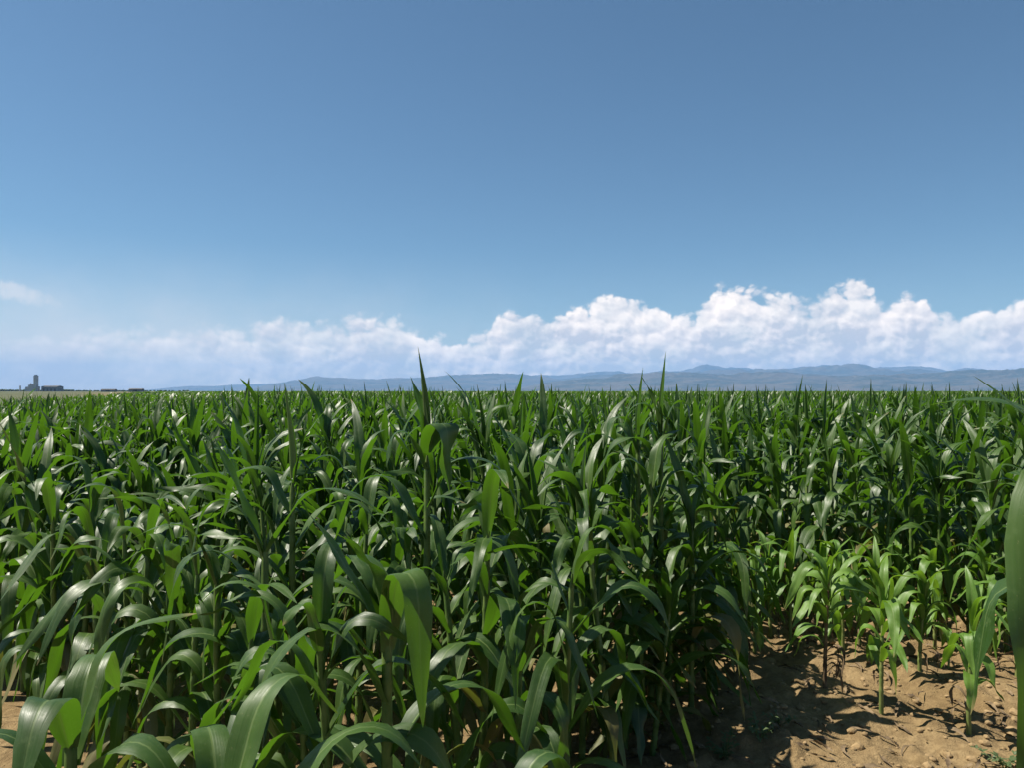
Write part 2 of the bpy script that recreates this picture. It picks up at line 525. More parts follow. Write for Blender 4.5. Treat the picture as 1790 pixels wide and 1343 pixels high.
def stalk_arrays(H, r_base, r_top, nodes, lean=(0, 0), n=8, z0=-0.03):
    zs = [z0]
    rs_ = [r_base * 1.1]
    for zn in nodes:
        for dz, k in ((-0.012, 1.0), (0.0, 1.22), (0.012, 1.05)):
            z = zn + dz
            if z > zs[-1] + 0.004 and z < H:
                zs.append(z); rs_.append((r_base + (r_top - r_base) * z / H) * k)
    zs.append(H); rs_.append(r_top)
    zs.append(H + 0.05); rs_.append(r_top * 0.3)
    zs = np.array(zs); rs_ = np.array(rs_)
    a = np.linspace(0, 2 * np.pi, n, endpoint=False)
    V = np.zeros((len(zs), n, 3))
    V[:, :, 0] = rs_[:, None] * np.cos(a) + (lean[0] * (zs / H) ** 2)[:, None]
    V[:, :, 1] = rs_[:, None] * np.sin(a) + (lean[1] * (zs / H) ** 2)[:, None]
    V[:, :, 2] = zs[:, None]
    I = np.arange(len(zs) * n).reshape(len(zs), n)
    J = np.roll(I, -1, axis=1)
    F = np.stack([I[:-1], J[:-1], J[1:], I[1:]], -1).reshape(-1, 4)
    uv = np.zeros((V.shape[0] * n, 2)); uv[:, 0] = 0.3; uv[:, 1] = 0.3
    return V.reshape(-1, 3), F, uv


def field_spec(seed, height=1.0, kind='field'):
    """leaf list of one plant: dicts for leaf_arrays; plus stalk numbers"""
    r = random.Random(seed)
    leaves = []
    if kind in ('field', 'arch'):
        H = (1.02 if kind == 'field' else 0.98) * height
        n = r.randint(11, 14)
        sz = r.uniform(0.86, 1.12) if kind == 'field' else r.uniform(0.78, 1.0)
        plane = r.uniform(0, 360)
        for i in range(n):
            q = i / (n - 1)
            h = 0.12 * height + (H - 0.12 * height) * q ** 0.95
            az = plane + 180 * (i % 2) + r.gauss(0, 26)
            L = (0.42 + 0.37 * math.sin(math.pi * min(1, q * 0.80 + 0.12))) * r.uniform(0.82, 1.15)
            W = (0.048 + 0.031 * math.sin(math.pi * min(1, q * 0.8 + 0.15))) * r.uniform(0.82, 1.15)
            e0 = 46 + 26 * q + r.gauss(0, 8)
            if q > 0.75:
                e1 = r.uniform(-80, 5)
                tb = r.uniform(0.38, 0.6); bw = r.uniform(0.4, 0.75)
                L *= 0.78
            else:
                e1 = r.uniform(-88, -50)
                tb = r.uniform(0.30, 0.48); bw = r.uniform(0.35, 0.7)
            leaves.append(dict(h=h, az=az, L=L * sz * (0.6 + 0.4 * height), W=W * (0.6 + 0.4 * sz) * (1.0 if kind == 'field' else 0.9), e0=min(84, e0), e1=e1, tb=tb, bw=bw, fold=r.uniform(14, 40), twist=r.gauss(0, 42), sway=r.gauss(0, 0.35), ruff=r.uniform(0.08, 0.26)))
        if kind == 'field':
            for j in range(r.randint(1, 3)):
                leaves.append(dict(h=H - 0.06 * j, az=plane + 180 * (j % 2) + r.gauss(0, 35), L=r.uniform(0.40, 0.58) * height, W=r.uniform(0.05, 0.072), e0=r.uniform(72, 84), e1=r.uniform(20, 66), tb=0.65, bw=0.7, fold=r.uniform(28, 50), twist=r.gauss(0, 25), sway=r.gauss(0, 0.15), ruff=0.08))
        for j in range(2 if kind == 'field' else 1):
            leaves.append(dict(h=H + 0.02, az=plane + 180 * j + r.gauss(0, 40), L=r.uniform(0.30, 0.44) * height, W=r.uniform(0.045, 0.065), e0=r.uniform(72, 84), e1=r.uniform(-60, 55), tb=0.6, bw=0.6, fold=46, twist=r.gauss(0, 20), sway=0, ruff=0.06))
        if r.random() < (0.6 if kind == 'field' else 0.25):
            big = r.random() < 0.22 and kind == 'field'
            leaves.append(dict(h=H + 0.03, az=r.uniform(0, 360), L=(r.uniform(0.42, 0.56) if big else r.uniform(0.22, 0.38)) * height, W=r.uniform(0.055, 0.08), e0=88, e1=r.uniform(70, 86), rolled=True, ruff=0.0))
        stalk = (H, 0.016, 0.010)
    else:
        H = 0.54 * height
        n = r.randint(11, 13)
        plane = r.uniform(0, 360)
        for i in range(n):
            q = i / (n - 1)
            h = 0.22 * height + (H - 0.22 * height) * q ** 0.8
            leaves.append(dict(h=h, az=plane + 180 * (i % 2) + r.gauss(0, 30), L=r.uniform(0.32, 0.50) * (0.75 + 0.3 * q), W=r.uniform(0.042, 0.068), e0=55 + 22 * q + r.gauss(0, 8), e1=r.uniform(-88, -40), tb=r.uniform(0.32, 0.5), bw=r.uniform(0.3, 0.6), fold=r.uniform(25, 45), twist=r.gauss(0, 40), sway=r.gauss(0, 0.3), ruff=r.uniform(0.1, 0.22)))
        for j in range(3):
            leaves.append(dict(h=H + 0.02, az=r.uniform(0, 360), L=r.uniform(0.24, 0.36), W=r.uniform(0.035, 0.055), e0=r.uniform(70, 86), e1=r.uniform(-30, 50), tb=0.6, bw=0.5, fold=50, twist=r.gauss(0, 20), sway=0, ruff=0.08))
        stalk = (H, 0.012, 0.007)
    return leaves, stalk


def make_plant(name, leaves, stalk, mats, seed, lean=None, dry=0, nS=16, nU=6):
    """Empty at the base > stalk, every leaf; returns the root"""
    root = link(name, None)
    rs = random.Random(seed)
    lean = lean or (rs.gauss(0, 0.025), rs.gauss(0, 0.025))
    H, rb, rt = stalk
    nodes = sorted(max(0.03, l['h'] - 0.10) for l in leaves if l['h'] < H - 0.03)
    V, F, uv = stalk_arrays(H, rb, rt, nodes, lean)
    link('stalk', mesh('stalk', V, F, mats[1], uv), root)
    for i, l in enumerate(leaves):
        V, F, uv = leaf_arrays(**l, seed=seed * 31 + i, nS=nS, nU=nU, r0=rt * 0.8)
        k = (min(l['h'], H) / H) ** 2
        V = V + np.array([lean[0] * k, lean[1] * k, 0])
        old = mats[0] is M_LEAF and l['h'] < 0.42 and rs.random() < 0.4
        lo = link('leaf', mesh('leaf', V, F, M_OLD if old else mats[0], uv), root)
        if old: lo['label'] = 'yellowing lower leaf'
    for i in range(dry):
        V, F, uv = leaf_arrays(h=rs.uniform(0.06, 0.2), az=rs.uniform(0, 360), L=rs.uniform(0.16, 0.3), W=0.018, e0=rs.uniform(20, 60), e1=-100, tb=0.4, bw=0.5, fold=60, twist=rs.gauss(0, 120), sway=rs.gauss(0, 1), ruff=0.3, seed=seed * 77 + i, nS=12, nU=2, r0=rt)
        link('dry_leaf', mesh('dry_leaf', V, F, M_DRY, uv), root)
    return root


def merged(leaves, stalk, seed, nS, nU, nstalk=5):
    """the same plant as one array set, for the far crop"""
    H, rb, rt = stalk
    Vs, Fs, Us, Ms = [], [], [], []
    b = 0
    if nstalk:
        V, F, uv = stalk_arrays(H, rb, rt, [], (0, 0), nstalk)
        Vs.append(V); Fs.append(F); Us.append(uv); Ms.append(np.ones(len(F), int)); b = len(V)
    for i, l in enumerate(leaves):
        V, F, uv = leaf_arrays(**l, seed=seed * 31 + i, nS=nS, nU=nU, r0=rt * 0.8)
        Vs.append(V); Fs.append(F + b); Us.append(uv); Ms.append(np.full(len(F), 2 if l['h'] < 0.42 and i % 2 else 0)); b += len(V)
    return np.concatenate(Vs), np.concatenate(Fs), np.concatenate(Us), np.concatenate(Ms)


def scatter(lib, pts, rng):
    """many plants -> one array set. pts: (x, y, scale)"""
    Vs, Fs, Us, Ms = [], [], [], []
    b = 0
    for (x, y, s) in pts:
        V, F, U, Mi = lib[rng.integers(len(lib))]
        a = rng.uniform(0, 2 * np.pi); c, sn = math.cos(a), math.sin(a)
        W = np.empty_like(V)
        W[:, 0] = (V[:, 0] * c - V[:, 1] * sn) * s + x
        W[:, 1] = (V[:, 0] * sn + V[:, 1] * c) * s + y
        W[:, 2] = V[:, 2] * s
        Vs.append(W); Fs.append(F + b); Us.append(U); Ms.append(Mi); b += len(V)
    return np.concatenate(Vs), np.concatenate(Fs), np.concatenate(Us), np.concatenate(Ms)


# ------------------------------------------------------------------ where the plants stand
def L_(h, az, L, W, e0, e1, tb=0.45, bw=0.6, **k):
    d = dict(h=h, az=az, L=L, W=W, e0=e0, e1=e1, tb=tb, bw=bw)
    d.update(k)
    return d


def spear(h, L, az=0, e=87, W=0.055):
    W *= 1.1
    return dict(h=h, az=az, L=L, W=W, e0=88, e1=e, rolled=True, ruff=0.0)

heroes = []       # (x, y, label, leaves, stalk)
heroes.append((-0.33, 2.05, 'corn plant with one broad glossy leaf folding over and hanging down, in front', [
    L_(0.30, 200, .6, .08, 50, -60), L_(0.42, 20, .62, .085, 52, -70), L_(0.58, 170, .7, .09, 55, -70, twist=20), L_(0.72, 30, .6, .085, 50, -60, twist=-25),
    L_(0.86, 200, .58, .09, 66, -65, .5, .6, fold=40), L_(1.00, -52, .66, .085, 80, -86, .40, .34, fold=22, ruff=.06, twist=8),
    L_(1.02, 172, .40, .06, 64, 50, .6, .8, fold=40), L_(1.06, 130, .42, .075, 66, -40, .5, .6, fold=30), L_(1.07, 215, .30, .10, 78, 40, .6, .6, fold=48)], (1.06, .018, .013)))
heroes.append((-0.34, 3.10, 'tall corn plant with a pale spear over the horizon and a dark broad leaf below', [
    L_(0.4, 200, .6, .08, 50, -70), L_(0.55, 10, .65, .09, 52, -70), L_(0.72, 190, .7, .09, 58, -70), L_(0.90, 20, .7, .09, 60, -60), L_(1.05, 170, .7, .09, 62, -70, .5, .5),
    L_(1.18, 0, .62, .09, 66, -60), L_(1.40, -38, .44, .15, 72, -88, .34, .30, fold=12, twist=-30), L_(1.33, 205, .36, .07, 66, -80, .55, .4), spear(1.44, .39, 200, 84, .055), spear(1.42, .28, 180, 86, .05), L_(1.42, 10, .24, .055, 80, 60, .6, .6, fold=45), L_(1.42, 150, .30, .05, 82, 66, .6, .6, fold=50)], (1.34, .017, .012)))
heroes.append((0.80, 4.16, 'tall corn plant with the highest dark spear, a pale leaf folding right under it', [
    L_(0.4, 200, .6, .08, 50, -70), L_(0.55, 10, .65, .09, 52, -70), L_(0.72, 190, .7, .09, 58, -70), L_(0.90, 20, .7, .09, 60, -60), L_(1.05, 170, .7, .09, 62, -70, .5, .5),
    L_(1.18, 190, .62, .09, 70, -60), L_(1.36, -15, .46, .075, 76, -80, .56, .34), L_(1.36, 170, .5, .08, 76, -70, .5, .4), spear(1.42, .44, 10, 87, .055), L_(1.42, 190, .32, .06, 80, 60, .6, .6, fold=45)], (1.38, .017, .012)))
heroes.append((0.70, 4.30, 'corn plant with a short spear between two hooding leaves, beside the highest spear', [
    L_(0.5, 200, .6, .08, 50, -70), L_(0.65, 10, .65, .09, 52, -70), L_(0.82, 190, .7, .09, 58, -70), L_(1.0, 20, .7, .09, 60, -60), L_(1.15, 170, .7, .09, 62, -70, .5, .5),
    L_(1.28, 190, .52, .07, 76, -80, .5, .4), L_(1.30, 0, .5, .075, 76, -75, .5, .4), spear(1.40, .38, 10, 86, .055)], (1.34, .017, .012)))
heroes.append((-0.95, 3.35, 'corn plant with a thin dark spear rising over the horizon, left of the pale spear', [
    L_(0.5, 200, .6, .08, 50, -70), L_(0.65, 10, .65, .09, 52, -70), L_(0.82, 190, .7, .09, 58, -70), L_(1.0, 20, .7, .09, 60, -60), L_(1.15, 170, .6, .09, 62, -70, .5, .5),
    L_(1.2, 10, .52, .07, 70, -60, .5, .4), spear(1.32, .42, 190, 85, .07), L_(1.3, 10, .34, .06, 80, 50, .6, .6, fold=45)], (1.26, .017, .012)))
heroes.append((-0.86, 2.70, 'corn plant with a dark stiff blade leaning up to the left', [
    L_(0.35, 200, .65, .08, 50, -70), L_(0.5, 20, .65, .09, 52, -70), L_(0.66, 190, .7, .09, 55, -70), L_(0.82, 15, .66, .085, 58, -60), L_(0.95, 200, .7, .08, 56, -82, .42, .45, fold=25),
    L_(1.08, 175, .50, .065, 72, 64, .5, .8, fold=60), L_(1.12, 200, .55, .075, 66, -75, .45, .4), L_(1.12, 5, .6, .085, 60, -40, .5, .6)], (1.12, .018, .012)))
heroes.append((1.04, 1.38, 'corn plant at the right edge with a very large dark hanging leaf', [
    L_(0.4, 10, .6, .08, 50, -70), L_(0.7, 20, .7, .09, 52, -70), L_(0.9, 0, .7, .09, 58, -70), L_(1.05, 25, .5, .075, 56, -80, .4, .5), L_(1.15, 30, .7, .09, 60, -60), L_(1.22, 165, .46, .075, 62, -82, .42, .4, fold=20),
    L_(1.38, 205, .88, .085, 84, -86, .27, .36, fold=34, twist=-75, ruff=.20, sway=.3), L_(1.40, 120, .5, .075, 78, -10, .6, .6, fold=40), L_(1.40, 150, .40, .065, 78, 40, .6, .6, fold=45), L_(1.42, 20, .42, .07, 78, 30, .6, .6, fold=45), spear(1.40, .36, 160, 80, .05)], (1.42, .02, .014)))
heroes.append((-0.02, 1.62, 'low corn plant at the bottom edge whose two pale leaves arch over', [
    L_(0.3, 200, .5, .08, 50, -70), L_(0.42, 20, .5, .08, 52, -70), L_(0.62, 165, .48, .072, 66, -70, .5, .5, fold=22), L_(0.66, 40, .54, .075, 72, -80, .45, .4, fold=22), L_(0.70, 200, .4, .07, 68, -60, .5, .5)], (0.70, .016, .011)))
heroes.append((-0.56, 1.50, 'low corn plant at the bottom with wide striped leaves sweeping up right', [
    L_(0.4, 200, .5, .08, 50, -70), L_(0.55, 20, .5, .08, 52, -70), L_(0.70, 20, .68, .075, 56, -60, .6, .45, fold=20), L_(0.74, 195, .54, .075, 58, -75, .45, .5, fold=20), L_(0.80, 120, .46, .075, 60, -50, .5, .5), L_(0.84, 60, .52, .08, 70, -50, .55, .5), L_(0.84, 250, .42, .075, 60, -50, .5, .5)], (0.86, .018, .012)))
heroes.append((-0.92, 1.62, 'low corn plant in the bottom corner with broad grey green leaves fanning out', [
    L_(0.4, 200, .5, .08, 50, -70), L_(0.55, 20, .5, .08, 52, -70), L_(0.76, 340, .52, .075, 56, -60, .5, .45, fold=20), L_(0.80, 195, .50, .068, 58, -75, .45, .5, fold=20), L_(0.86, 100, .46, .075, 66, -50, .5, .5), L_(0.90, 280, .40, .075, 62, -60, .5, .5), L_(0.9, 30, .4, .07, 76, 0, .6, .5)], (0.92, .018, .012)))
heroes.append((0.09, 4.02, 'corn plant with a bare sunlit stalk showing between dark leaves', [
    L_(0.35, 180, .5, .07, 50, -80), L_(0.45, 10, .4, .06, 52, -70), L_(0.86, 200, .5, .08, 68, -60), L_(0.95, 5, .5, .08, 66, -40), L_(1.05, 165, .5, .085, 74, -20, .6, .5), L_(1.1, -30, .55, .10, 76, -80, .6, .35, fold=18), L_(1.12, 120, .5, .08, 80, 20, .6, .5), L_(1.14, 60, .45, .07, 80, 20, .6, .5)], (1.14, .019, .013)))
heroes.append((0.72, 4.02, 'corn plant by the bare soil with two low leaves arching out left and right', [
    L_(0.36, 188, .52, .07, 40, -60, .5, .6, fold=20), L_(0.30, -8, .44, .075, 38, -55, .5, .6, fold=20), L_(0.6, 180, .5, .08, 56, -70), L_(0.75, 10, .55, .08, 58, -70), L_(0.9, 185, .6, .085, 62, -70), L_(1.02, 5, .6, .085, 66, -70, .5, .5), L_(1.1, 195, .5, .08, 74, -60, .5, .5), L_(1.14, 40, .45, .07, 80, 10, .6, .5)], (1.14, .019, .013)))

young_spots = [  # (px, base py, height factor, label)
    (1285, 1175, 0.95, 'pale young corn plant beside the tall dark corn at the edge of the bare soil'),
    (1318, 1132, 0.90, 'slim pale young corn plant behind the first one beside the tall corn'),
    (1440, 1215, 1.02, 'young corn plant with a dark bare stem and a bright yellow green crown'),
    (1538, 1250, 1.00, 'young corn plant with a thick pale green stem next to the dark stemmed one'),
    (1690, 1285, 0.96, 'nearest young corn plant on the soil, with drooping pale leaves'),
    (1380, 1130, 0.92, 'pale young corn plant standing behind the dark stemmed young one'),
    (1500, 1128, 0.90, 'young corn plant behind the gap between the two middle young plants'),
    (1605, 1182, 0.74, 'short young corn plant in the shade between the pale stem and the nearest one'),
    (1655, 1166, 0.34, 'tiny bright seedling alone on the soil'),
    (1728, 1150, 0.86, 'young corn plant with curled pale leaves behind the nearest one'),
    (1775, 1190, 0.80, 'leafy young corn plant partly behind the large hanging leaf'),
    (1440, 1108, 0.85, 'small pale young corn plant at the tall corn, left of its dark gap'),
    (1345, 1116, 0.86, 'bushy pale young corn plant touching the edge of the tall corn'),
    (1472, 1150, 0.94, 'bright young corn plant close behind the dark stemmed one'),
    (1530, 1158, 0.90, 'bright young corn plant close behind the pale stemmed one'),
    (1632, 1128, 0.84, 'young corn plant in the back row above the tiny seedling'),
    (1690, 1120, 0.84, 'young corn plant in the back row straight behind the nearest one'),
    (1570, 1112, 0.80, 'small young corn plant before the dark gap under the tall corn'),
]


def at_ground(px, py):
    d = CAM_H * FPX / (py - 684.0)
    return (px - 895.0) / FPX * d, d

limits = {0: -0.47, 1: -0.22, 2: 0.06, 3: 0.165, 4: 0.245}
cand = []
hx = [(h[0], h[1]) for h in heroes]
for k in range(0, 60):
    off = 0.50 + 0.76 * k
    s = -45.0
    while s < 45:
        s += (0.185 if k > 4 else 0.155) + random.uniform(-0.04, 0.05)
        if random.random() < 0.03:
            continue
        x = n_row[0] * off + t_row[0] * s + random.gauss(0, 0.02)
        y = n_row[1] * off + t_row[1] * s + random.gauss(0, 0.02)
        if y < 0.5: continue
        r = x / y
        if abs(r) > 0.80: continue
        if k in limits and r > limits[k]: continue
        if k in (5, 6) and r > (0.27 if k == 5 else 0.29): continue
        if math.hypot(x, y) < 1.15 or (abs(r) > 0.54 and y < 2.5) or (r < -0.62 and y < 3.4): continue
        if min((x - a) ** 2 + (y - b) ** 2 for a, b in hx) < 0.14 ** 2: continue
        if not in_corn(x, y): continue
        cand.append((math.hypot(x, y), x, y, k))
for px, py in ((1150, 1225), (1185, 1232), (1210, 1200), (1225, 1178), (1165, 1262), (1120, 1270), (1090, 1300), (1140, 1310)):
    x, y = at_ground(px, py)
    cand.append((math.hypot(x, y), x, y, 9))
cand.sort()
N_THINGS = 300
n_field = N_THINGS - len(heroes) - len(young_spots)
near, rest = [], []
for c in cand:
    d, x, y, k = c
    if len(near) < n_field and abs(x / y) < 0.685 + 0.12 / y:
        near.append(c)
    else:
        rest.append(c)

# individual plants
protos = []
for i in range(42):
    lv, st = field_spec(100 + i, 1.0, 'field' if i < 28 else 'arch')
    protos.append((lv, st))
built = {}


def field_label(x, y, k):
    px = 895 + FPX * x / y
    if y < 4.2 and px < 760:
        return 'leafy corn plant with long arching leaves in the dense left foreground', 'corn plants in the dense left foreground'
    if y < 5.2 and px < 1290:
        return 'corn plant in the dark shaded middle between the left foreground and bare soil', 'corn plants between the left foreground and the bare soil'
    if px >= 1180:
        return 'tall corn plant in the dark wall behind the young plants on the bare soil', 'tall corn plants behind the bare soil'
    return 'corn plant in the thick of the field beyond the foreground, only its top showing', 'corn plants beyond the foreground'

for i, (d, x, y, k) in enumerate(near):
    j = random.randrange(28, 42) if (k <= 2 and y < 4.0) else random.randrange(28)
    if j not in built:
        lv, st = protos[j]
        r = make_plant('corn_plant', lv, st, (M_LEAF, M_STALK), 500 + j)
        built[j] = r
    else:
        r = copy_tree(built[j])
    hs = random.uniform(0.86, 1.10) * float(0.86 + 0.28 * fbm(np.array(x), np.array(y), 1.3, 2, 40))
    if 3.8 < d < 14 and k > 3: hs *= 1.06 if x / y > -0.35 else 0.97
    if k == 9: hs *= 0.75
    if x / y > 0.3: hs = min(hs, 0.99)
    if k == 0: hs *= 0.68
    if k == 1 and x > -0.9: hs *= 0.94
    r.location = (x, y, float(soil_z(np.array(x), np.array(y))))
    r.rotation_euler = (random.gauss(0, 0.05), random.gauss(0, 0.05), random.uniform(0, 2 * math.pi))
    r.scale = (random.uniform(0.94, 1.06),) * 2 + (hs,)
    lb, gp = field_label(x, y, k)
    tag(r, lb, 'corn plant', gp)

for i, (x, y, lb, lv, st) in enumerate(heroes):
    r = make_plant('corn_plant', lv, st, (M_LEAF, M_STALK), 900 + i, lean=(0, 0), nS=22, nU=8)
    r.location = (x, y, float(soil_z(np.array(x), np.array(y))))
    tag(r, lb, 'corn plant', 'corn plants singled out by their shape')

for i, (px, py, hf, lb) in enumerate(young_spots):
    x, y = at_ground(px, py)
    lv, st = field_spec(300 + i, hf, 'young')
    if hf < 0.5:
        lv = lv[-5:]
    r = make_plant('young_corn_plant', lv, st, (M_YOUNG, M_DRY if px == 1440 else M_YSTALK), 700 + i, dry=6 if px == 1440 else random.randint(1, 3))
    r.location = (x, y, float(soil_z(np.array(x), np.array(y))))
    if hf < 0.5: r.scale = (0.6,) * 3
    tag(r, lb, 'young corn plant', 'young corn plants on the bare soil')

# the rest of the crop as one mass
lib1 = [merged(*field_spec(1000 + i), 1000 + i, 8, 2) for i in range(14)]
lib2 = [merged(*field_spec(1100 + i), 1100 + i, 5, 2, 0) for i in range(12)]


def tuft(seed, blades, wmul):
    r = random.Random(seed)
    Vs, Fs, Us = [], [], []
    b = 0
    for i in range(blades):
        l = dict(h=r.uniform(0.7, 1.05), az=r.uniform(0, 360), L=r.uniform(0.4, 0.62), W=0.10 * wmul, e0=r.uniform(60, 88), e1=r.uniform(-70, 60), tb=0.5, bw=0.6, fold=30)
        V, F, U = leaf_arrays(**l, seed=seed + i, nS=3, nU=2)
        V[:, :2] *= wmul * 0.6 + 0.4
        Vs.append(V); Fs.append(F + b); Us.append(U); b += len(V)
    Fa = np.concatenate(Fs)
    return np.concatenate(Vs), Fa, np.concatenate(Us), np.zeros(len(Fa), int)
lib3 = [tuft(2000 + i, 8, 1.7) for i in range(10)]
lib4 = [tuft(2100 + i, 7, 5.0) for i in range(10)]

p1 = [(x, y, random.uniform(0.92, 1.18) * (1.0 if x / y > -0.38 else 0.93)) for d, x, y, k in rest if d < 22]
p2 = [(x, y, random.uniform(0.92, 1.18) * (1.0 if x / y > -0.38 else 0.90)) for d, x, y, k in rest if d >= 22 and random.random() < 0.5]
p3, p4 = [], []
dmax = max(c[0] for c in cand) - 4
while len(p3) < 9000:
    d = 38 + (180 - 38) * random.random() ** 0.75
    a = random.uniform(-0.66, 0.66)
    x, y = d * math.sin(a), d * math.cos(a)
    if in_corn(x, y): p3.append((x, y, random.uniform(0.96, 1.15) * (1.0 if a > -0.36 else 0.92)))
while len(p4) < 5000:
    d = 170 + (900 - 170) * random.random() ** 0.8
    a = random.uniform(-0.66, 0.66)
    x, y = d * math.sin(a), d * math.cos(a)
    if in_corn(x, y): p4.append((x, y, random.uniform(0.94, 1.12)))
parts = [scatter(lib1, p1, rng), scatter(lib2, p2, rng), scatter(lib3, p3, rng), scatter(lib4, p4, rng)]
b = 0
Vs, Fs, Us, Ms = [], [], [], []
for V, F, U, Mi in parts:
    Vs.append(V); Fs.append(F + b); Us.append(U); Ms.append(Mi); b += len(V)
crop = link('corn_crop', mesh('corn_crop', np.concatenate(Vs), np.concatenate(Fs), [M_LEAF, M_STALK, M_OLD], np.concatenate(Us), np.concatenate(Ms)))
tag(crop, 'green corn crop filling the field from the middle distance to the horizon', 'crop', kind='stuff')

# ------------------------------------------------------------------ clods, dry litter, weeds on the bare soil
def build_clods():
    base = []
    import bmesh
    for i in range(6):
        bm = bmesh.new()
        bmesh.ops.create_icosphere(bm, subdivisions=2, radius=1)
        V = np.array([v.co[:] for v in bm.verts]); F = np.array([[v.index for v in f.verts] for f in bm.faces])
        bm.free()
        n = fbm(V[:, 0] * 3 + i * 7, V[:, 1] * 3 + V[:, 2] * 2, 1.6, 3, i)
        base.append((V * (0.65 + 0.7 * n)[:, None] * np.array([1, 0.85, 0.6]), F))
    Vs, Fs, b = [], [], 0
    r = random.Random(5)
    for i in range(2600):
        y = r.uniform(3.2, 6.2); x = r.uniform(-0.3, 0.72) * y
        if x / y < 0.2 and r.random() < 0.6: continue
        s = 0.003 + 0.024 * r.random() ** 4 + (r.uniform(0.012, 0.038) if r.random() < 0.03 else 0)
        V, F = base[r.randrange(6)]
        a = r.uniform(0, 6.28); c, sn = math.cos(a), math.sin(a)
        W = np.stack([(V[:, 0] * c - V[:, 1] * sn) * s + x, (V[:, 0] * sn + V[:, 1] * c) * s + y, V[:, 2] * s + float(soil_z(np.array(x), np.array(y))) + s * 0.2], -1)
        Vs.append(W); Fs.append(F + b); b += len(V)
    tag(link('soil_clods', mesh('soil_clods', np.concatenate(Vs), np.concatenate(Fs), M_CLOD, smooth=False)), 'crumbly clods and pebbles strewn on the bare soil', 'clods', kind='stuff')
    # bits of dry leaf
    Vs, Fs, Us, b = [], [], [], 0
    for i in range(260):
        y = r.uniform(3.4, 5.8); x = r.uniform(0.1, 0.7) * y
        V, F, U = leaf_arrays(h=0, az=r.uniform(0, 360), L=r.uniform(0.04, 0.2), W=r.uniform(0.008, 0.022), e0=r.uniform(5, 30), e1=r.uniform(-40, 5), tb=.5, bw=.8, fold=40, twist=r.gauss(0, 80), sway=r.gauss(0, .8), ruff=.3, seed=i, nS=8, nU=2, r0=0)
        V = V + np.array([x, y, float(soil_z(np.array(x), np.array(y))) + 0.006])
        Vs.append(V); Fs.append(F + b); Us.append(U); b += len(V)
    tag(link('leaf_litter', mesh('leaf_litter', np.concatenate(Vs), np.concatenate(Fs), M_DRY, np.concatenate(Us))), 'brown scraps of dry leaf lying on the bare soil', 'leaf litter', kind='stuff')
build_clods()


def build_weed(px, py, size, seed, label):
    r = random.Random(seed)
    x, y = at_ground(px, py)
    root = link('weed', None)
    Vs, Fs, Us, b = [], [], [], 0
    stems = []
    for i in range(r.randint(5, 8)):
        az = r.uniform(0, 360); e = r.uniform(30, 80); L = size * r.uniform(0.6, 1.1)
        V, F, U = leaf_arrays(h=0, az=az, L=L, W=0.006, e0=e, e1=e - 20, fold=30, seed=seed + i, nS=6, nU=2, r0=0.005, ruff=0)
        Vs.append(V); Fs.append(F + b); Us.append(U); b += len(V)
        for j in range(9):
            q = r.uniform(0.3, 1.0)
            c = V.reshape(7, 3, 3)[int(q * 6), 1]
            lv, lf, lu = leaf_arrays(h=0, az=az + r.uniform(-120, 120), L=size * r.uniform(.14, .28), W=size * r.uniform(.06, .10), e0=r.uniform(0, 60), e1=r.uniform(-40, 20), fold=15, seed=seed + i * 20 + j, nS=4, nU=2, r0=0)
            stems.append((lv + c, lf, lu))
    link('stem', mesh('stem', np.concatenate(Vs), np.concatenate(Fs), M_WEED, np.concatenate(Us)), root)
    Vs, Fs, Us, b = [], [], [], 0
    for lv, lf, lu in stems:
        Vs.append(lv); Fs.append(lf + b); Us.append(lu); b += len(lv)
    link('foliage', mesh('foliage', np.concatenate(Vs), np.concatenate(Fs), M_WEED, np.concatenate(Us)), root)
    root.location = (x, y, float(soil_z(np.array(x), np.array(y))))
    tag(root, label, 'weed', 'low weeds on the bare soil')
build_weed(1265, 1322, .15, 11, 'low small leaved weed at the foot of the tall corn, bottom edge of the soil')
build_weed(1325, 1310, .17, 22, 'bushiest low weed in the shadow on the bare soil')
build_weed(1362, 1285, .12, 33, 'small low weed behind the bushiest one')
build_weed(1752, 1340, .16, 44, 'dark weed at the bottom right corner of the soil')

# ------------------------------------------------------------------ far buildings on the left horizon
M_CONC = plain_material('weathered_concrete', (0.38, 0.37, 0.38), (0.48, 0.47, 0.47), 0.05, 0.9)
M_STEEL = plain_material('dull_sheet_metal', (0.16, 0.16, 0.17), (0.24, 0.24, 0.25), 0.08, 0.7)
M_ROOF = plain_material('dark_roof', (0.05, 0.05, 0.055), (0.09, 0.085, 0.08), 0.1, 0.8)
M_TREE = plain_material('far_tree', (0.025, 0.045, 0.018), (0.05, 0.08, 0.03), 0.4, 0.9)
M_BARK = plain_material('bark', (0.07, 0.05, 0.035), (0.12, 0.09, 0.06), 2, 0.9)


def far_pos(px, d):
    return (px - 895) / FPX * d, d


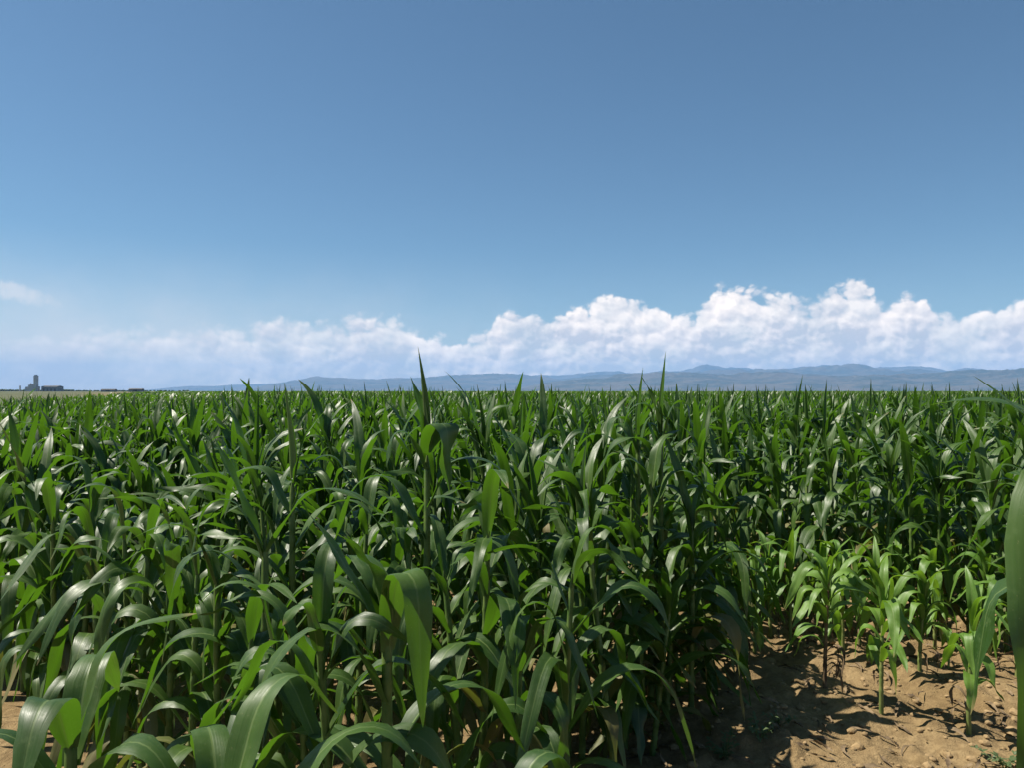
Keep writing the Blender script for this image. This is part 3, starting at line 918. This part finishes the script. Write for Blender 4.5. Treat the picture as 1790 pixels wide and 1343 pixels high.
def px_m(d): return d / FPX
D = 2600
u = px_m(D)
x0, y0 = far_pos(60, D)
root = link('industrial_plant', None); root.location = (x0, y0, 0)
m = MB(); m.box(-1.8 * u, 2.8 * u, 0, 7 * u, 0, 28.5 * u); m.build('tower', M_CONC, root)
m = MB(); m.box(-1.2 * u, 2.2 * u, 1 * u, 5 * u, 28.55 * u, 30 * u); m.build('tower_cap', M_STEEL, root)
m = MB(); m.box(-11 * u, -1.85 * u, 0, 8 * u, 0, 12 * u); m.box(-17 * u, -11.05 * u, 1 * u, 7 * u, 0, 7.5 * u); m.box(2.85 * u, 5.5 * u, 1 * u, 7 * u, 0, 9 * u); m.build('mill_building', M_CONC, root)
for cx, hh in ((-8.5, 15), (-5.2, 14)):
    m = MB(); m.cyl(cx * u, 3 * u, 12.02 * u, hh * u, 1.3 * u, 1.2 * u); m.build('silo', M_STEEL, root)
m = MB(); m.box(-16.5 * u, -11.5 * u, 1.5 * u, 6 * u, 7.55 * u, 8.2 * u); m.build('conveyor_housing', M_STEEL, root)
tag(root, 'grey industrial plant with one tall square tower on the left horizon', 'industrial plant')
x0, y0 = far_pos(35, D)
root = link('silo_stack', None); root.location = (x0, y0, 0)
m = MB(); m.cyl(0, 0, 0, 9.5 * u, 1.5 * u, 1.3 * u); m.build('shaft', M_CONC, root)
m = MB(); m.cyl(0, 0, 9.9 * u, 10.6 * u, 1.6 * u, 1.0 * u); m.build('cap', M_STEEL, root)
tag(root, 'small round silo standing left of the tall industrial tower', 'silo')
x0, y0 = far_pos(86, D)
root = link('warehouse', None); root.location = (x0, y0, 0)
m = MB(); m.box(-14 * u, 13.5 * u, 0, 20 * u, 0, 8.3 * u); m.build('wall', M_STEEL, root)
m = MB(); m.gable(-14.5 * u, 14 * u, -0.5 * u, 20.5 * u, 8.32 * u, 10.4 * u); m.build('roof', M_ROOF, root)
for i in range(4):
    m = MB(); m.box((-11 + 6.5 * i) * u, (-8 + 6.5 * i) * u, -0.12 * u, -0.02 * u, 0.1, 5 * u); m.build('door', M_ROOF, root)
tag(root, 'wide low warehouse with a dark roof right of the industrial tower', 'warehouse')
D2 = 1500
u = px_m(D2)
for px, w, hgt, lb in ((188, 12, 5.0, 'long low dark farm shed on the horizon, left of the taller shed'), (236, 11.5, 6.0, 'dark boxy farm shed on the horizon, rightmost of the far buildings')):
    x0, y0 = far_pos(px, D2)
    root = link('farm_shed', None); root.location = (x0, y0, 0)
    m = MB(); m.box(-w * u, w * u, 0, 10 * u, 0, (hgt - 1.6) * u); m.build('wall', M_STEEL, root)
    m = MB(); m.gable(-(w + .4) * u, (w + .4) * u, -.4 * u, 10.4 * u, (hgt - 1.6) * u + .02, hgt * u); m.build('roof', M_ROOF, root)
    m = MB(); m.box(-w * u * .3, w * u * .3, -.12 * u, -.02 * u, .05, (hgt - 2.2) * u); m.build('door', M_ROOF, root)
    tag(root, lb, 'farm shed', 'farm sheds on the horizon')


def treeline():
    r = random.Random(3)
    Vs, Fs, b = [], [], 0
    import bmesh
    bm = bmesh.new(); bmesh.ops.create_icosphere(bm, subdivisions=2, radius=1)
    V0 = np.array([v.co[:] for v in bm.verts]); F0 = np.array([[v.index for v in f.verts] for f in bm.faces]); bm.free()
    for i in range(420):
        px = r.uniform(-80, 330)
        if 235 < px and r.random() < 0.5: continue
        d = r.uniform(3000, 3600)
        x, y = far_pos(px, d)
        s = r.uniform(2.5, 5.0) * (1.0 if px < 130 else 0.7)
        n = 0.7 + 0.6 * fbm(V0[:, 0] * 2 + i, V0[:, 1] * 2 + V0[:, 2] * 3, 1.3, 3, i)
        W = V0 * n[:, None] * np.array([s * 1.3, s * 1.3, s]) + np.array([x, y, s * 0.8])
        Vs.append(W); Fs.append(F0 + b); b += len(V0)
    tag(link('treeline', mesh('treeline', np.concatenate(Vs), np.concatenate(Fs), M_TREE)), 'thin dark line of distant trees along the left horizon', 'treeline', kind='stuff')
treeline()

# ------------------------------------------------------------------ air
def build_haze():
    m, g = new_mat('haze_air')
    v = g.n('ShaderNodeVolumePrincipled')
    v.inputs['Color'].default_value = (0.30, 0.57, 1.0, 1)
    v.inputs['Density'].default_value = 2.9e-5
    v.inputs['Anisotropy'].default_value = 0.0
    o = g.n('ShaderNodeOutputMaterial')
    m.node_tree.links.new(v.outputs[0], o.inputs['Volume'])
    b = MB(); b.box(-43000, 43000, -43000, 43000, -1.5, 1500)
    tag(b.build('haze', m), 'pale blue haze in the air over the plain', 'haze', kind='stuff')
build_haze()
